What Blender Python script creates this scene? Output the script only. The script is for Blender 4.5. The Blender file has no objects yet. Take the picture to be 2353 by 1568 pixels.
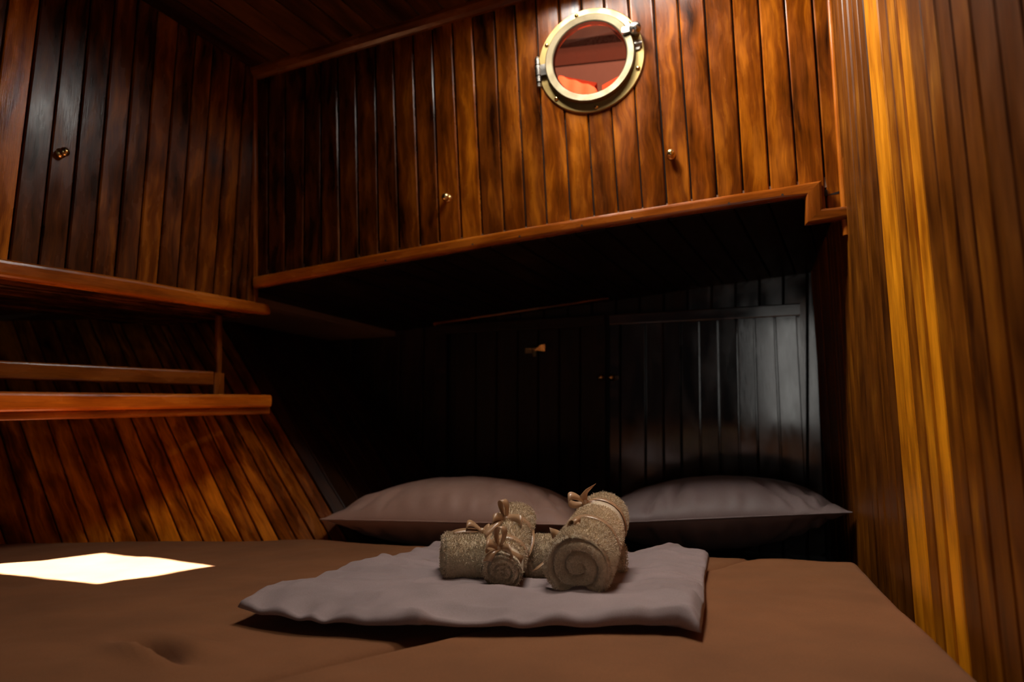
import bpy, math, random
import numpy as np
from mathutils import Vector, noise
random.seed(7); rng = np.random.default_rng(7)
SC = bpy.context.scene
COL = SC.collection
V = lambda *a: np.array(a, float)
unit = lambda v: v / np.linalg.norm(v)

# ------------------------------------------------------------------ camera, light, exposure
FPX = 1569.0; CX = 1176.5; CY = 784.0; EYE = V(0, 0, 0.2)
PITCH = math.atan((1030 - 784) / FPX)
cam = bpy.data.cameras.new('camera'); cam_ob = bpy.data.objects.new('camera', cam); COL.objects.link(cam_ob)
cam_ob.location = EYE; cam_ob.rotation_euler = (math.pi / 2 + PITCH, 0, 0)
cam.sensor_width = 36; cam.lens = 36 * FPX / 2353; cam.clip_start = 0.01
cam.dof.use_dof = True; cam.dof.focus_distance = 0.95; cam.dof.aperture_fstop = 4.0
SC.camera = cam_ob
vs = SC.view_settings; vs.view_transform = 'Standard'; vs.look = 'None'; vs.gamma = 1; vs.use_curve_mapping = False
vs.exposure = 0.0

HATCH_C = V(0.16, 1.06)                 # where the deck hatch is, above the bed
world = bpy.data.worlds.new('world'); SC.world = world; world.use_nodes = True
bg = world.node_tree.nodes['Background']; bg.inputs[0].default_value = (0.9, 0.95, 1.0, 1); bg.inputs[1].default_value = 0.008

PATCH = [V(-.511, 1.231), V(-.784, 1.354), V(-.926, 1.184), V(-.611, 1.062)]   # sunlit patch on the bed
PATCH_C = V(-.70, 1.20)
Z_HATCH = 1.25
SUN_SHIFT = (HATCH_C - PATCH_C) / Z_HATCH    # horizontal travel of the sunbeam per metre of height
def lamp(name, kind, loc, energy, color, **kw):
    l = bpy.data.lights.new(name, kind); l.energy = energy; l.color = color
    o = bpy.data.objects.new(name, l); COL.objects.link(o); o.location = loc
    for k, v in kw.items(): setattr(l, k, v)
    return o
def aim(o, d): o.rotation_euler = Vector(d).to_track_quat('-Z', 'Y').to_euler()
sun = lamp('sun', 'SUN', (0, 2, 4), 82.0, (1.0, 1.0, 1.0), angle=0.009)
aim(sun, (-SUN_SHIFT[0], -SUN_SHIFT[1], -1))
sky = lamp('hatch_daylight', 'AREA', (HATCH_C[0], HATCH_C[1], Z_HATCH + 0.015), 10.0, (1.0, 0.94, 0.86), shape='RECTANGLE', size=0.36, size_y=0.27)
sky.rotation_euler = (0, 0, -0.38)
lid = lamp('hatch_lid_daylight', 'AREA', (HATCH_C[0] - 0.20, HATCH_C[1] - .02, Z_HATCH + 0.10), 22.0, (1.0, 0.93, 0.82), shape='RECTANGLE', size=0.26, size_y=0.16)
aim(lid, (0.94, 0.08, -0.30))
bed_fill = lamp('overhead_bed_fill', 'AREA', (0.0, 0.62, 1.12), 0.9, (1.0, 0.92, 0.80), shape='RECTANGLE', size=0.3, size_y=0.2, spread=1.9)  # added fill lamp under the ceiling, brightens the front of the bed
door_light = lamp('companionway_daylight', 'AREA', (-0.27, -1.1, 0.18), 1.4, (1.0, 0.97, 0.90), shape='RECTANGLE', size=0.42, size_y=0.8)
aim(door_light, (0.3, 1, 0.02))

# ------------------------------------------------------------------ pixel rays onto planes of the cabin (design frame 2353 x 1568)
def ray(px, py):
    a = (px - CX) / FPX; b = (CY - py) / FPX
    return V(a, math.cos(PITCH) - b * math.sin(PITCH), math.sin(PITCH) + b * math.cos(PITCH))
def at(px, py, Z): return EYE + ray(px, py) * Z
class Plane:
    def __init__(s, o, a, b):
        s.o = o; n = unit(np.cross(a, b)); s.n = n if np.dot(n, EYE - o) > 0 else -n
    def px(s, x, y, off=0.0):
        o = s.o + s.n * off; d = ray(x, y); return EYE + d * (np.dot(o - EYE, s.n) / np.dot(d, s.n))
    def hit(s, p, d): return p + d * (np.dot(s.o - p, s.n) / np.dot(d, s.n))
def bed(x, y, z=0.0):
    d = ray(x, y); return EYE + d * ((z - EYE[2]) / d[2])
UP = unit(ray(546, -17700)); UP = UP if UP[2] > 0 else -UP
B0 = at(592, 690, 1.62); B1 = at(1945, 520, 1.245)
BACK = Plane(B0, B1 - B0, UP)
L0 = at(0, 600, 1.135); LEFT = Plane(B0, L0 - B0, UP)
R0 = BACK.px(1945, 540); R1 = at(2340, 540, .52); RIGHT = Plane(R0, R1 - R0, UP)
T0 = BACK.px(590, 165); T1 = BACK.px(1140, 0)
DFW = unit(V((L0 - B0)[0], (L0 - B0)[1], 0))       # towards the camera, along the side walls
LAT = unit(T1 - T0)
CEIL = Plane(T0, T1 - T0, DFW)

# ------------------------------------------------------------------ mesh building
class MB:
    def __init__(s): s.v = []; s.f = []; s.uv = []; s.t = []; s.m = []
    def vert(s, p): s.v.append(tuple(p)); return len(s.v) - 1
    def face(s, pts, uvs=None, tone=(1, .5, .5), mat=0):
        i = [s.vert(p) for p in pts]; s.f.append(i)
        s.uv.append(uvs or [(0, 0)] * len(i)); s.t.append(tone); s.m.append(mat)
    def grid(s, P, U=None, tone=(1, .5, .5), mat=0, closed_u=False, closed_v=False):
        nu, nv = len(P), len(P[0]); b = len(s.v)
        for r in P:
            for p in r: s.v.append(tuple(p))
        for i in range(nu if closed_u else nu - 1):
            for j in range(nv if closed_v else nv - 1):
                i2 = (i + 1) % nu; j2 = (j + 1) % nv
                s.f.append([b + i * nv + j, b + i2 * nv + j, b + i2 * nv + j2, b + i * nv + j2])
                if U: s.uv.append([U[i][j], U[i + 1 if closed_u else i2][j], U[i + 1 if closed_u else i2][j2], U[i][j2]])
                else: s.uv.append([(0, 0)] * 4)
                s.t.append(tone); s.m.append(mat)
    def build(s, name, mats, parent=None, smooth=False, weld=False):
        me = bpy.data.meshes.new(name); me.from_pydata(s.v, [], s.f)
        for m in (mats if isinstance(mats, list) else [mats]): me.materials.append(m)
        uvl = me.uv_layers.new(name='UVMap')
        uvl.data.foreach_set('uv', np.array([c for f in s.uv for c in f], np.float32).ravel())
        at_ = me.color_attributes.new('tone', 'FLOAT_COLOR', 'CORNER')
        cols = np.array([(*t, 1) for f, t in zip(s.f, s.t) for _ in f], np.float32)
        at_.data.foreach_set('color', cols.ravel())
        me.polygons.foreach_set('material_index', s.m)
        if weld:
            import bmesh
            bm = bmesh.new(); bm.from_mesh(me); bmesh.ops.remove_doubles(bm, verts=bm.verts, dist=1e-6)
            bmesh.ops.recalc_face_normals(bm, faces=bm.faces); bm.to_mesh(me); bm.free()
        if smooth: me.polygons.foreach_set('use_smooth', [True] * len(me.polygons))
        o = bpy.data.objects.new(name, me); COL.objects.link(o)
        if parent is not None: o.parent = parent
        me.update()
        return o
def tag(o, label, cat, kind=None, group=None):
    o['label'] = label; o['category'] = cat
    if kind: o['kind'] = kind
    if group: o['group'] = group
    return o
def struct(o, label=None, cat=None):
    o['kind'] = 'structure'
    if label: o['label'] = label; o['category'] = cat
    return o
def thing(name, label, cat, group=None):
    o = bpy.data.objects.new(name, None); COL.objects.link(o); o.empty_display_size = 0.05
    return tag(o, label, cat, None, group)
def place(o, p):
    """move an Empty's origin to p while its children stay where they were built"""
    o.location = Vector(p)
    for c in o.children: c.location = c.location - Vector(p)

def tone_rand(lo=.6, hi=1.25): return (random.uniform(lo, hi), random.random(), random.random())
def plank(mb, lo, up, n, th=.011, ch=.0022, tone=None, gap=.0016, mat=0, tilt=None):
    """one board: lo and up are matching rows of points along its lower and upper ends"""
    tone = tone or tone_rand()
    lo = [np.array(p) for p in lo]; up = [np.array(p) for p in up]
    wd = unit(lo[-1] - lo[0]); W = np.linalg.norm(lo[-1] - lo[0])
    u0, v0 = random.random() * 20, random.random() * 20
    out = n * random.uniform(-.0006, .0006)
    tilt = random.uniform(-.0005, .0005) if tilt is None else tilt
    def row(pts):
        r = [p + out for p in pts]
        w2 = unit(pts[-1] - pts[0])
        a = r[0] + w2 * gap; b = r[-1] - w2 * gap
        mid = r[1:-1]
        return [a - n * th, a - n * ch, a + w2 * ch + n * tilt] + mid + [b - w2 * ch - n * tilt, b - n * ch, b - n * th]
    rl, ru = row(lo), row(up)
    us = [u0 + float(np.dot(p - lo[0], wd)) for p in rl]
    L = np.linalg.norm(up[0] - lo[0])
    for i in range(len(rl) - 1):
        mb.face([rl[i], rl[i + 1], ru[i + 1], ru[i]], [(us[i], v0), (us[i + 1], v0), (us[i + 1], v0 + L), (us[i], v0 + L)], tone, mat)
    mb.face(rl[::-1], [(u, v0) for u in us[::-1]], tone, mat); mb.face(ru, [(u, v0 + L) for u in us], tone, mat)
def plank_wall(mb, lines, n, tones=None, hole=None, tilts={}, **kw):
    """lines: list of (bottom point, top point) of the grooves, in order"""
    for i in range(len(lines) - 1):
        (a0, a1), (b0, b1) = lines[i], lines[i + 1]
        t = tones[i] if tones else None
        if hole is not None:
            c, r = hole; k = 8; lo = [a0 + (b0 - a0) * j / k for j in range(k + 1)]; up = [a1 + (b1 - a1) * j / k for j in range(k + 1)]
            cut = []; any_hit = False
            for p, q in zip(lo, up):
                d = unit(q - p); m = float(np.dot(c - p, d)); dist2 = float(np.dot(c - p, c - p)) - m * m
                h = math.sqrt(max(r * r - dist2, 0)); any_hit |= h > 0
                cut.append((p + d * (m - h), p + d * (m + h)))
            if any_hit:
                t = t or tone_rand()
                plank(mb, lo, [x[0] for x in cut], n, tone=t, **kw); plank(mb, [x[1] for x in cut], up, n, tone=t, **kw)
                continue
        plank(mb, [a0, b0], [a1, b1], n, tone=t, tilt=tilts.get(i), **kw)
def rrect(w, h, r, seg=3):
    """rounded rectangle centred on 0, counter-clockwise"""
    out = []
    for cx, cy, a0 in ((w / 2 - r, h / 2 - r, 0), (-w / 2 + r, h / 2 - r, 90), (-w / 2 + r, -h / 2 + r, 180), (w / 2 - r, -h / 2 + r, 270)):
        for k in range(seg + 1):
            a = math.radians(a0 + 90 * k / seg); out.append((cx + r * math.cos(a), cy + r * math.sin(a)))
    return out
def loft(mb, rings, tone=None, caps=True, mat=0, closed=False):
    tone = tone or tone_rand(.8, 1.1); u0, v0 = random.random() * 20, random.random() * 20
    n = len(rings[0]); vv = v0; prev = None; U = []
    for r in rings:
        c = sum(r) / n
        if prev is not None: vv += np.linalg.norm(c - prev)
        prev = c; uu = u0; row = []
        for k in range(n + 1):
            row.append((uu, vv)); uu += np.linalg.norm(r[(k + 1) % n] - r[k % n])
        U.append(row)
    for i in range(len(rings) - 1):
        for k in range(n):
            k2 = (k + 1) % n
            mb.face([rings[i][k], rings[i][k2], rings[i + 1][k2], rings[i + 1][k]], [U[i][k], U[i][k + 1], U[i + 1][k + 1], U[i + 1][k]], tone, mat)
    if caps:
        mb.face(rings[0][::-1], [(u0 + float(p[0]) % .1, v0 + float(p[2])) for p in rings[0][::-1]], tone, mat)
        mb.face(rings[-1], [(u0 + float(p[0]) % .1, v0 + float(p[2])) for p in rings[-1]], tone, mat)
def sweep(mb, path, A, B, prof, tone=None, mat=0):
    """profile (a, b) swept along path with fixed frame vectors A, B"""
    loft(mb, [[p + A * a + B * b for a, b in prof] for p in path], tone, True, mat)
def trim_strip(mb, tops, bots, n, th=.018, r=.004, tone=None, back=.004):
    rings = []
    for T, Bt in zip(tops, bots):
        w = np.linalg.norm(T - Bt); A = unit(T - Bt); c = (T + Bt) / 2 + n * (th / 2 - back / 2)
        rings.append([c + A * a + n * b for a, b in rrect(w, th + back, min(r, w * .4))])
    loft(mb, rings, tone)
def box(mb, p, A, B, C, tone=None, mat=0):
    """box from corner p along vectors A, B, C"""
    tone = tone or (1, .5, .5); LA, LB, LC = (np.linalg.norm(x) for x in (A, B, C)); u0 = random.random() * 9
    for (o, X, Y, a, b) in ((p, A, B, LA, LB), (p + C, A, B, LA, LB), (p, A, C, LA, LC), (p + B, A, C, LA, LC), (p, B, C, LB, LC), (p + A, B, C, LB, LC)):
        mb.face([o, o + X, o + X + Y, o + Y], [(u0, 0), (u0, a), (u0 + b, a), (u0 + b, 0)], tone, mat)
def lathe(mb, c, axis, prof, seg=32, mat=0, tone=(1, .5, .5), closed_prof=False):
    """prof: (radius, height along axis)"""
    z = unit(axis); x = unit(np.cross(z, V(.3, .2, .9))); y = np.cross(z, x)
    P = [[c + z * h + (x * math.cos(2 * math.pi * k / seg) + y * math.sin(2 * math.pi * k / seg)) * max(r, 1e-5) for k in range(seg)] for r, h in prof]
    mb.grid(P, None, tone, mat, closed_u=closed_prof, closed_v=True)
def ball(mb, c, r, axis=V(0, 0, 1), squash=1.0, seg=20):
    lathe(mb, c, axis, [(r * math.sin(math.pi * k / 12), -r * squash * math.cos(math.pi * k / 12)) for k in range(13)], seg)
def fbm(x, y, z=0.0, o=3):
    return noise.fractal(Vector((x, y, z)), 1.0, 2.0, o)

# ------------------------------------------------------------------ materials
def mat(name):
    m = bpy.data.materials.new(name); m.use_nodes = True
    nt = m.node_tree; b = nt.nodes['Principled BSDF']
    return m, nt, b
def nd(nt, t, **kw):
    n = nt.nodes.new(t)
    for k, v in kw.items():
        if k.startswith('i_'): n.inputs[int(k[2:])].default_value = v
        else: setattr(n, k, v)
    return n
def wood(name, dark, mid, light, rough=.3, coat=.0, streak=1.0, spec=.5, bump=.12):
    m, nt, b = mat(name); L = nt.links.new
    uv = nd(nt, 'ShaderNodeUVMap', uv_map='UVMap')
    tone = nd(nt, 'ShaderNodeVertexColor', layer_name='tone'); sep = nd(nt, 'ShaderNodeSeparateColor'); L(tone.outputs[0], sep.inputs[0])
    mp = nd(nt, 'ShaderNodeMapping'); mp.inputs['Scale'].default_value = (55, 4.0, 1); L(uv.outputs[0], mp.inputs[0])
    wob = nd(nt, 'ShaderNodeTexNoise'); wob.inputs['Scale'].default_value = 7; wob.inputs['Detail'].default_value = 2; L(uv.outputs[0], wob.inputs['Vector'])
    addv = nd(nt, 'ShaderNodeVectorMath', operation='MULTIPLY_ADD'); addv.inputs[1].default_value = (2.5, .6, 0); L(wob.outputs['Color'], addv.inputs[0]); L(mp.outputs[0], addv.inputs[2])
    n1 = nd(nt, 'ShaderNodeTexNoise'); n1.inputs['Scale'].default_value = 1; n1.inputs['Detail'].default_value = 5; n1.inputs['Roughness'].default_value = .6; L(addv.outputs[0], n1.inputs['Vector'])
    mp2 = nd(nt, 'ShaderNodeMapping'); mp2.inputs['Scale'].default_value = (700, 18, 1); L(uv.outputs[0], mp2.inputs[0])
    n2 = nd(nt, 'ShaderNodeTexNoise'); n2.inputs['Scale'].default_value = 1; n2.inputs['Detail'].default_value = 2; L(mp2.outputs[0], n2.inputs['Vector'])
    mp3 = nd(nt, 'ShaderNodeMapping'); mp3.inputs['Scale'].default_value = (22, 7, 1); L(uv.outputs[0], mp3.inputs[0])
    n3 = nd(nt, 'ShaderNodeTexNoise'); n3.inputs['Scale'].default_value = 1; n3.inputs['Detail'].default_value = 4; L(mp3.outputs[0], n3.inputs['Vector'])
    # streaks + blotches + the board's own hue
    a1 = nd(nt, 'ShaderNodeMath', operation='MULTIPLY_ADD'); a1.inputs[1].default_value = .9 * streak; a1.inputs[2].default_value = -.45 * streak + .5; L(n1.outputs[0], a1.inputs[0])
    a2 = nd(nt, 'ShaderNodeMath', operation='MULTIPLY_ADD'); a2.inputs[1].default_value = .8; L(n3.outputs[0], a2.inputs[0]); L(a1.outputs[0], a2.inputs[2])
    a3 = nd(nt, 'ShaderNodeMath', operation='MULTIPLY_ADD'); a3.inputs[1].default_value = .35; L(sep.outputs[1], a3.inputs[0]); L(a2.outputs[0], a3.inputs[2])
    a4 = nd(nt, 'ShaderNodeMath', operation='SUBTRACT'); a4.inputs[1].default_value = .575; L(a3.outputs[0], a4.inputs[0])
    cr = nd(nt, 'ShaderNodeValToRGB'); e = cr.color_ramp.elements
    e[0].position = .26; e[0].color = (*dark, 1); e[1].position = .78; e[1].color = (*light, 1); k = e.new(.52); k.color = (*mid, 1)
    L(a4.outputs[0], cr.inputs[0])
    f = nd(nt, 'ShaderNodeMapRange'); f.inputs[1].default_value = .3; f.inputs[2].default_value = .7; f.inputs[3].default_value = .78; f.inputs[4].default_value = 1.1; L(n2.outputs[0], f.inputs[0])
    tm = nd(nt, 'ShaderNodeMath', operation='MULTIPLY'); L(f.outputs[0], tm.inputs[0]); L(sep.outputs[0], tm.inputs[1])
    mul = nd(nt, 'ShaderNodeVectorMath', operation='SCALE'); L(cr.outputs[0], mul.inputs[0]); L(tm.outputs[0], mul.inputs['Scale'])
    L(mul.outputs[0], b.inputs['Base Color'])
    rr = nd(nt, 'ShaderNodeMapRange'); rr.inputs[1].default_value = .3; rr.inputs[2].default_value = .7; rr.inputs[3].default_value = rough - .07; rr.inputs[4].default_value = rough + .12; L(n3.outputs[0], rr.inputs[0])
    L(rr.outputs[0], b.inputs['Roughness'])
    b.inputs['Specular IOR Level'].default_value = spec
    b.inputs['Coat Weight'].default_value = coat; b.inputs['Coat Roughness'].default_value = .18
    h = nd(nt, 'ShaderNodeMath', operation='MULTIPLY_ADD'); h.inputs[1].default_value = .5; L(n2.outputs[0], h.inputs[0]); L(n3.outputs[0], h.inputs[2])
    bp = nd(nt, 'ShaderNodeBump'); bp.inputs['Strength'].default_value = bump; bp.inputs['Distance'].default_value = .004; L(h.outputs[0], bp.inputs['Height']); L(bp.outputs[0], b.inputs['Normal'])
    return m
WOOD = wood('varnished_mahogany', (.022, .005, .0006), (.17, .038, .0015), (.44, .125, .004), rough=.24, spec=.28)
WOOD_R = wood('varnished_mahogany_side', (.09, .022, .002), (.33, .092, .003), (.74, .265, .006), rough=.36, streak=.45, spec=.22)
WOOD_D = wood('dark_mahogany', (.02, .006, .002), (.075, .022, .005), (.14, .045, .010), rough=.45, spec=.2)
WOOD_T = wood('mahogany_trim', (.09, .019, .002), (.29, .068, .004), (.46, .13, .007), rough=.22, streak=.6, spec=.45)
WOOD_N = wood('recess_wood', (.010, .005, .003), (.028, .012, .006), (.05, .022, .010), rough=.11, bump=.05, spec=1.0, coat=1.0)  # near-black base colour keeps the recess looking shaded
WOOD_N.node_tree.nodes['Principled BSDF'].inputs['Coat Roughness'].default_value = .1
WOOD_M = wood('shaded_recess_wood', (.006, .003, .0015), (.016, .007, .003), (.03, .012, .005), rough=.5, bump=.1, spec=.25)  # darker, rougher copy of the recess wood for its shaded parts
def cloth(name, col, rough=.85, sheen=.04, weave=900, var=.12, bump=.12):
    m, nt, b = mat(name); L = nt.links.new
    tc = nd(nt, 'ShaderNodeTexCoord')
    n1 = nd(nt, 'ShaderNodeTexNoise'); n1.inputs['Scale'].default_value = 9; n1.inputs['Detail'].default_value = 4; L(tc.outputs['Object'], n1.inputs['Vector'])
    w = nd(nt, 'ShaderNodeTexNoise'); w.inputs['Scale'].default_value = weave; w.inputs['Detail'].default_value = 2; L(tc.outputs['Object'], w.inputs['Vector'])
    r = nd(nt, 'ShaderNodeMapRange'); r.inputs[1].default_value = .3; r.inputs[2].default_value = .7; r.inputs[3].default_value = 1 - var; r.inputs[4].default_value = 1 + var; L(n1.outputs[0], r.inputs[0])
    r2 = nd(nt, 'ShaderNodeMapRange'); r2.inputs[1].default_value = .3; r2.inputs[2].default_value = .7; r2.inputs[3].default_value = .88; r2.inputs[4].default_value = 1.12; L(w.outputs[0], r2.inputs[0])
    mu = nd(nt, 'ShaderNodeMath', operation='MULTIPLY'); L(r.outputs[0], mu.inputs[0]); L(r2.outputs[0], mu.inputs[1])
    sc = nd(nt, 'ShaderNodeVectorMath', operation='SCALE'); sc.inputs[0].default_value = col; L(mu.outputs[0], sc.inputs['Scale']); L(sc.outputs[0], b.inputs['Base Color'])
    b.inputs['Roughness'].default_value = rough; b.inputs['Sheen Weight'].default_value = sheen; b.inputs['Specular IOR Level'].default_value = .2
    bp = nd(nt, 'ShaderNodeBump'); bp.inputs['Strength'].default_value = bump; bp.inputs['Distance'].default_value = .0008; L(w.outputs[0], bp.inputs['Height']); L(bp.outputs[0], b.inputs['Normal'])
    return m
BEDCLOTH = cloth('brown_cotton_sheet', (.215, .083, .031))
MAUVE = cloth('mauve_cotton', (.295, .218, .212), rough=.65, sheen=.1)
PILLOWC = cloth('taupe_pillow_cotton', (.30, .175, .135), rough=.5)
TERRY = cloth('beige_terry', (.66, .525, .36), rough=.95, sheen=.3, weave=400, var=.18)
BAND = cloth('beige_woven_band', (.60, .48, .34), rough=.8, weave=600)
RIBBON = cloth('bronze_satin', (.44, .25, .13), rough=.30, sheen=.0, weave=1500, var=.05, bump=.03)
RIBBON.node_tree.nodes['Principled BSDF'].inputs['Specular IOR Level'].default_value = .7
def metal(name, col, rough, grime=.25):
    m, nt, b = mat(name); L = nt.links.new
    tc = nd(nt, 'ShaderNodeTexCoord'); n1 = nd(nt, 'ShaderNodeTexNoise'); n1.inputs['Scale'].default_value = 35; n1.inputs['Detail'].default_value = 5; L(tc.outputs['Object'], n1.inputs['Vector'])
    r = nd(nt, 'ShaderNodeMapRange'); r.inputs[1].default_value = .35; r.inputs[2].default_value = .7; r.inputs[3].default_value = rough; r.inputs[4].default_value = rough + .2; L(n1.outputs[0], r.inputs[0]); L(r.outputs[0], b.inputs['Roughness'])
    mx = nd(nt, 'ShaderNodeMix', data_type='RGBA'); mx.inputs[6].default_value = (*col, 1); mx.inputs[7].default_value = (*[c * (1 - grime) for c in col], 1)
    L(n1.outputs[0], mx.inputs[0]); L(mx.outputs[2], b.inputs['Base Color']); b.inputs['Metallic'].default_value = 1.0
    return m
BRASS = metal('aged_brass', (.46, .33, .13), .42)
BRASS_P = metal('brushed_brass_ring', (.23, .19, .12), .5)
BRASS_K = metal('polished_brass', (.86, .60, .25), .15)
NICKEL = metal('worn_nickel', (.62, .58, .52), .22)
m, nt, b = mat('dusty_porthole_glass')
tr = nd(nt, 'ShaderNodeBsdfTransparent'); tr.inputs[0].default_value = (.66, .36, .26, 1)
gl = nd(nt, 'ShaderNodeBsdfGlossy'); gl.inputs['Roughness'].default_value = .05
df = nd(nt, 'ShaderNodeBsdfDiffuse'); df.inputs[0].default_value = (.10, .04, .025, 1)
tc = nd(nt, 'ShaderNodeTexCoord'); ns = nd(nt, 'ShaderNodeTexNoise'); ns.inputs['Scale'].default_value = 260; ns.inputs['Detail'].default_value = 3
nt.links.new(tc.outputs['Object'], ns.inputs['Vector'])
mr = nd(nt, 'ShaderNodeMapRange'); mr.inputs[1].default_value = .35; mr.inputs[2].default_value = .75; mr.inputs[3].default_value = .015; mr.inputs[4].default_value = .08; nt.links.new(ns.outputs[0], mr.inputs[0])
mx1 = nd(nt, 'ShaderNodeMixShader'); nt.links.new(mr.outputs[0], mx1.inputs[0]); nt.links.new(tr.outputs[0], mx1.inputs[1]); nt.links.new(df.outputs[0], mx1.inputs[2])
fr = nd(nt, 'ShaderNodeFresnel'); mx2 = nd(nt, 'ShaderNodeMixShader'); nt.links.new(fr.outputs[0], mx2.inputs[0]); nt.links.new(mx1.outputs[0], mx2.inputs[1]); nt.links.new(gl.outputs[0], mx2.inputs[2])
nt.links.new(mx2.outputs[0], nt.nodes['Material Output'].inputs[0]); GLASS = m
def plain(name, col, rough=.8):
    m, nt, b = mat(name); tc = nd(nt, 'ShaderNodeTexCoord'); n1 = nd(nt, 'ShaderNodeTexNoise'); n1.inputs['Scale'].default_value = 12
    nt.links.new(tc.outputs['Object'], n1.inputs['Vector']); mx = nd(nt, 'ShaderNodeMix', data_type='RGBA')
    mx.inputs[6].default_value = (*[c * .85 for c in col], 1); mx.inputs[7].default_value = (*[c * 1.15 for c in col], 1)
    nt.links.new(n1.outputs[0], mx.inputs[0]); nt.links.new(mx.outputs[2], b.inputs['Base Color']); b.inputs['Roughness'].default_value = rough
    return m
DECK = plain('painted_deck', (.18, .09, .05))
BLACKGAP = plain('dark_groove', (.012, .008, .005))

# ------------------------------------------------------------------ back wall with the porthole
PC = BACK.px(1357, 140); HOLE_R = .085
bg_ = [(615.5, 461.6, 615.5, 630), (655, 461.6, 655, 620), (698, 461.6, 697, 612), (736, 135, 737.5, 606), (774, 126, 781, 596), (816, 114, 824, 587), (860.6, 93, 869.7, 578),
       (901.7, 75, 917, 569), (946.7, 69, 964.7, 560), (991.7, 51, 1009.6, 551), (1036.6, 36, 1060, 540), (1083, 21, 1107, 531), (1134, 6, 1158, 524), (1182, 18, 1207.5, 512), (1231, 18, 1255.5, 504),
       (1282, 0, 1310, 496), (1334.5, 0, 1364, 485), (1388, 0, 1420, 477.5), (1443, 0, 1475.7, 468), (1501, 0, 1532, 461), (1557, 0, 1589, 453), (1618, 0, 1648, 446), (1681, 0, 1708, 438), (1742, 0, 1769.5, 431.6),
       (1802, 0, 1834, 425), (1866, 0, 1899.6, 479), (1915, 0, 1948, 500)]
bg_ = [(575, 300, 574, 640)] + bg_
def bot_back(x): return 650 - (x - 595) * (650 - 440) / (1866 - 595) if x < 1870 else 497
lines = []
for x0, y0, x1, y1 in bg_:
    s = (x1 - x0) / (y1 - y0); yb = bot_back(x1); p = BACK.px(x1 + s * (yb - y1), yb); q = BACK.px(x0, y0)
    lines.append((p, CEIL.hit(p, unit(q - p))))
hues = [.2, .2, .15, .2, .3, .3, .25, .3, .5, .35, .45, .75, .3, .6, .6, .65, .7, .6, .5, .5, .6, .45, .6, .7, .65, .5, .55, .3]
mb = MB(); tn = [(random.uniform(.72, 1.12) * (.55 if i_ < 6 else .7 if i_ < 9 else 1.0), h, random.random()) for i_, h in enumerate(hues)]  # board tones lowered towards the left corner to paint in its shade
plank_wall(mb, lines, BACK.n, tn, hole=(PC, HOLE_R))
# dark battens behind the joints, left open around the porthole
for k in range(len(lines)):
    for seg in [(i_ / 24, (i_ + 1) / 24) for i_ in range(24)]:
        (a0, a1) = lines[k]; p = a0 + (a1 - a0) * seg[0]; q = a0 + (a1 - a0) * seg[1]
        if all(np.linalg.norm(p + (q - p) * t - PC) > HOLE_R + .012 for t in np.linspace(0, 1, 5)):
            w = unit(lines[min(k + 1, len(lines) - 1)][0] - lines[max(k - 1, 0)][0]) * .008
            bk = -BACK.n * .0085
            mb.face([p - w + bk, p + w + bk, q + w + bk, q - w + bk], None, (.3, .3, .3), 1)
rg0 = [PC - BACK.n * .008 + (unit(B1 - B0) * math.cos(a) + unit(np.cross(BACK.n, B1 - B0)) * math.sin(a)) * 1.0 * HOLE_R for a in np.linspace(0, 2 * math.pi, 49)]
for i in range(48):
    c_ = PC - BACK.n * .008; mb.face([rg0[i], rg0[i + 1], c_ + (rg0[i + 1] - c_) * 1.6, c_ + (rg0[i] - c_) * 1.6], None, (.3, .3, .3), 1)
wall_back = struct(mb.build('wall_back', [WOOD, BLACKGAP]), 'rear cabin wall of vertical varnished mahogany planks around the porthole', 'wall')

mb = MB()      # moulding under the plank ends, with its step at the right
xs = np.linspace(594, 1885, 14)
def tr_top(x): return 639 + (x - 593) * (423 - 639) / (1883 - 593) + 8 * math.sin(math.pi * (x - 593) / 1290) * -1
def tr_bot(x): return 664 + (x - 596) * (456 - 664) / (1850 - 596) + 8 * math.sin(math.pi * (x - 593) / 1290) * -1
tp = [BACK.px(x, tr_top(x)) for x in xs[:-1]] + [BACK.px(1885, 421)]
bt = [BACK.px(x, tr_bot(x)) for x in xs[:-1]] + [BACK.px(1849, 456)]
trim_strip(mb, tp, bt, BACK.n, .02, .006, (1.0, .55, .3))
t1_ = struct(mb.build('trim_1', WOOD_T, smooth=False), 'long mahogany moulding along the lower edge of the rear wall', 'moulding')
for x_, f_ in ((886, .55), (1086, .5), (1194, .5), (1337, .45), (1452, .5), (1675, .5), (1798, .45)):
    c_ = BACK.px(x_, tr_top(x_) * (1 - f_) + tr_bot(x_) * f_, .0196); mb = MB(); lathe(mb, c_, BACK.n, [(.0021, -.002), (.0021, .0006), (.0017, .0007), (0, .0003)], 14); mb.build('screw', BLACKGAP, t1_)
mb = MB(); trim_strip(mb, [BACK.px(1885, 421), BACK.px(1888, 485)], [BACK.px(1849, 456), BACK.px(1849, 520)], BACK.n, .02, .006, (.9, .45, .3))
struct(mb.build('trim_2', WOOD_T), 'short upright mahogany moulding stepping down at the right end', 'moulding')
mb = MB(); trim_strip(mb, [BACK.px(1888, 485), BACK.px(1944, 479)], [BACK.px(1849, 520), BACK.px(1944, 507)], BACK.n, .02, .006, (.8, .45, .3))
struct(mb.build('trim_3', WOOD_T), 'short level mahogany moulding between the step and the right corner', 'moulding')
mb = MB()      # cove under the ceiling
pa = T0 - LAT * .01; pb = T0 + LAT * 1.6
sweep(mb, [pa, pb], -UP, BACK.n, [(-.004, -.003), (-.004, .021), (.006, .020), (.016, .012), (.021, .005), (.0225, .0), (.0225, -.003)], (.55, .3, .3))
struct(mb.build('trim_4', WOOD_T), 'thin cove moulding where the rear wall meets the ceiling', 'moulding')
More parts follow.
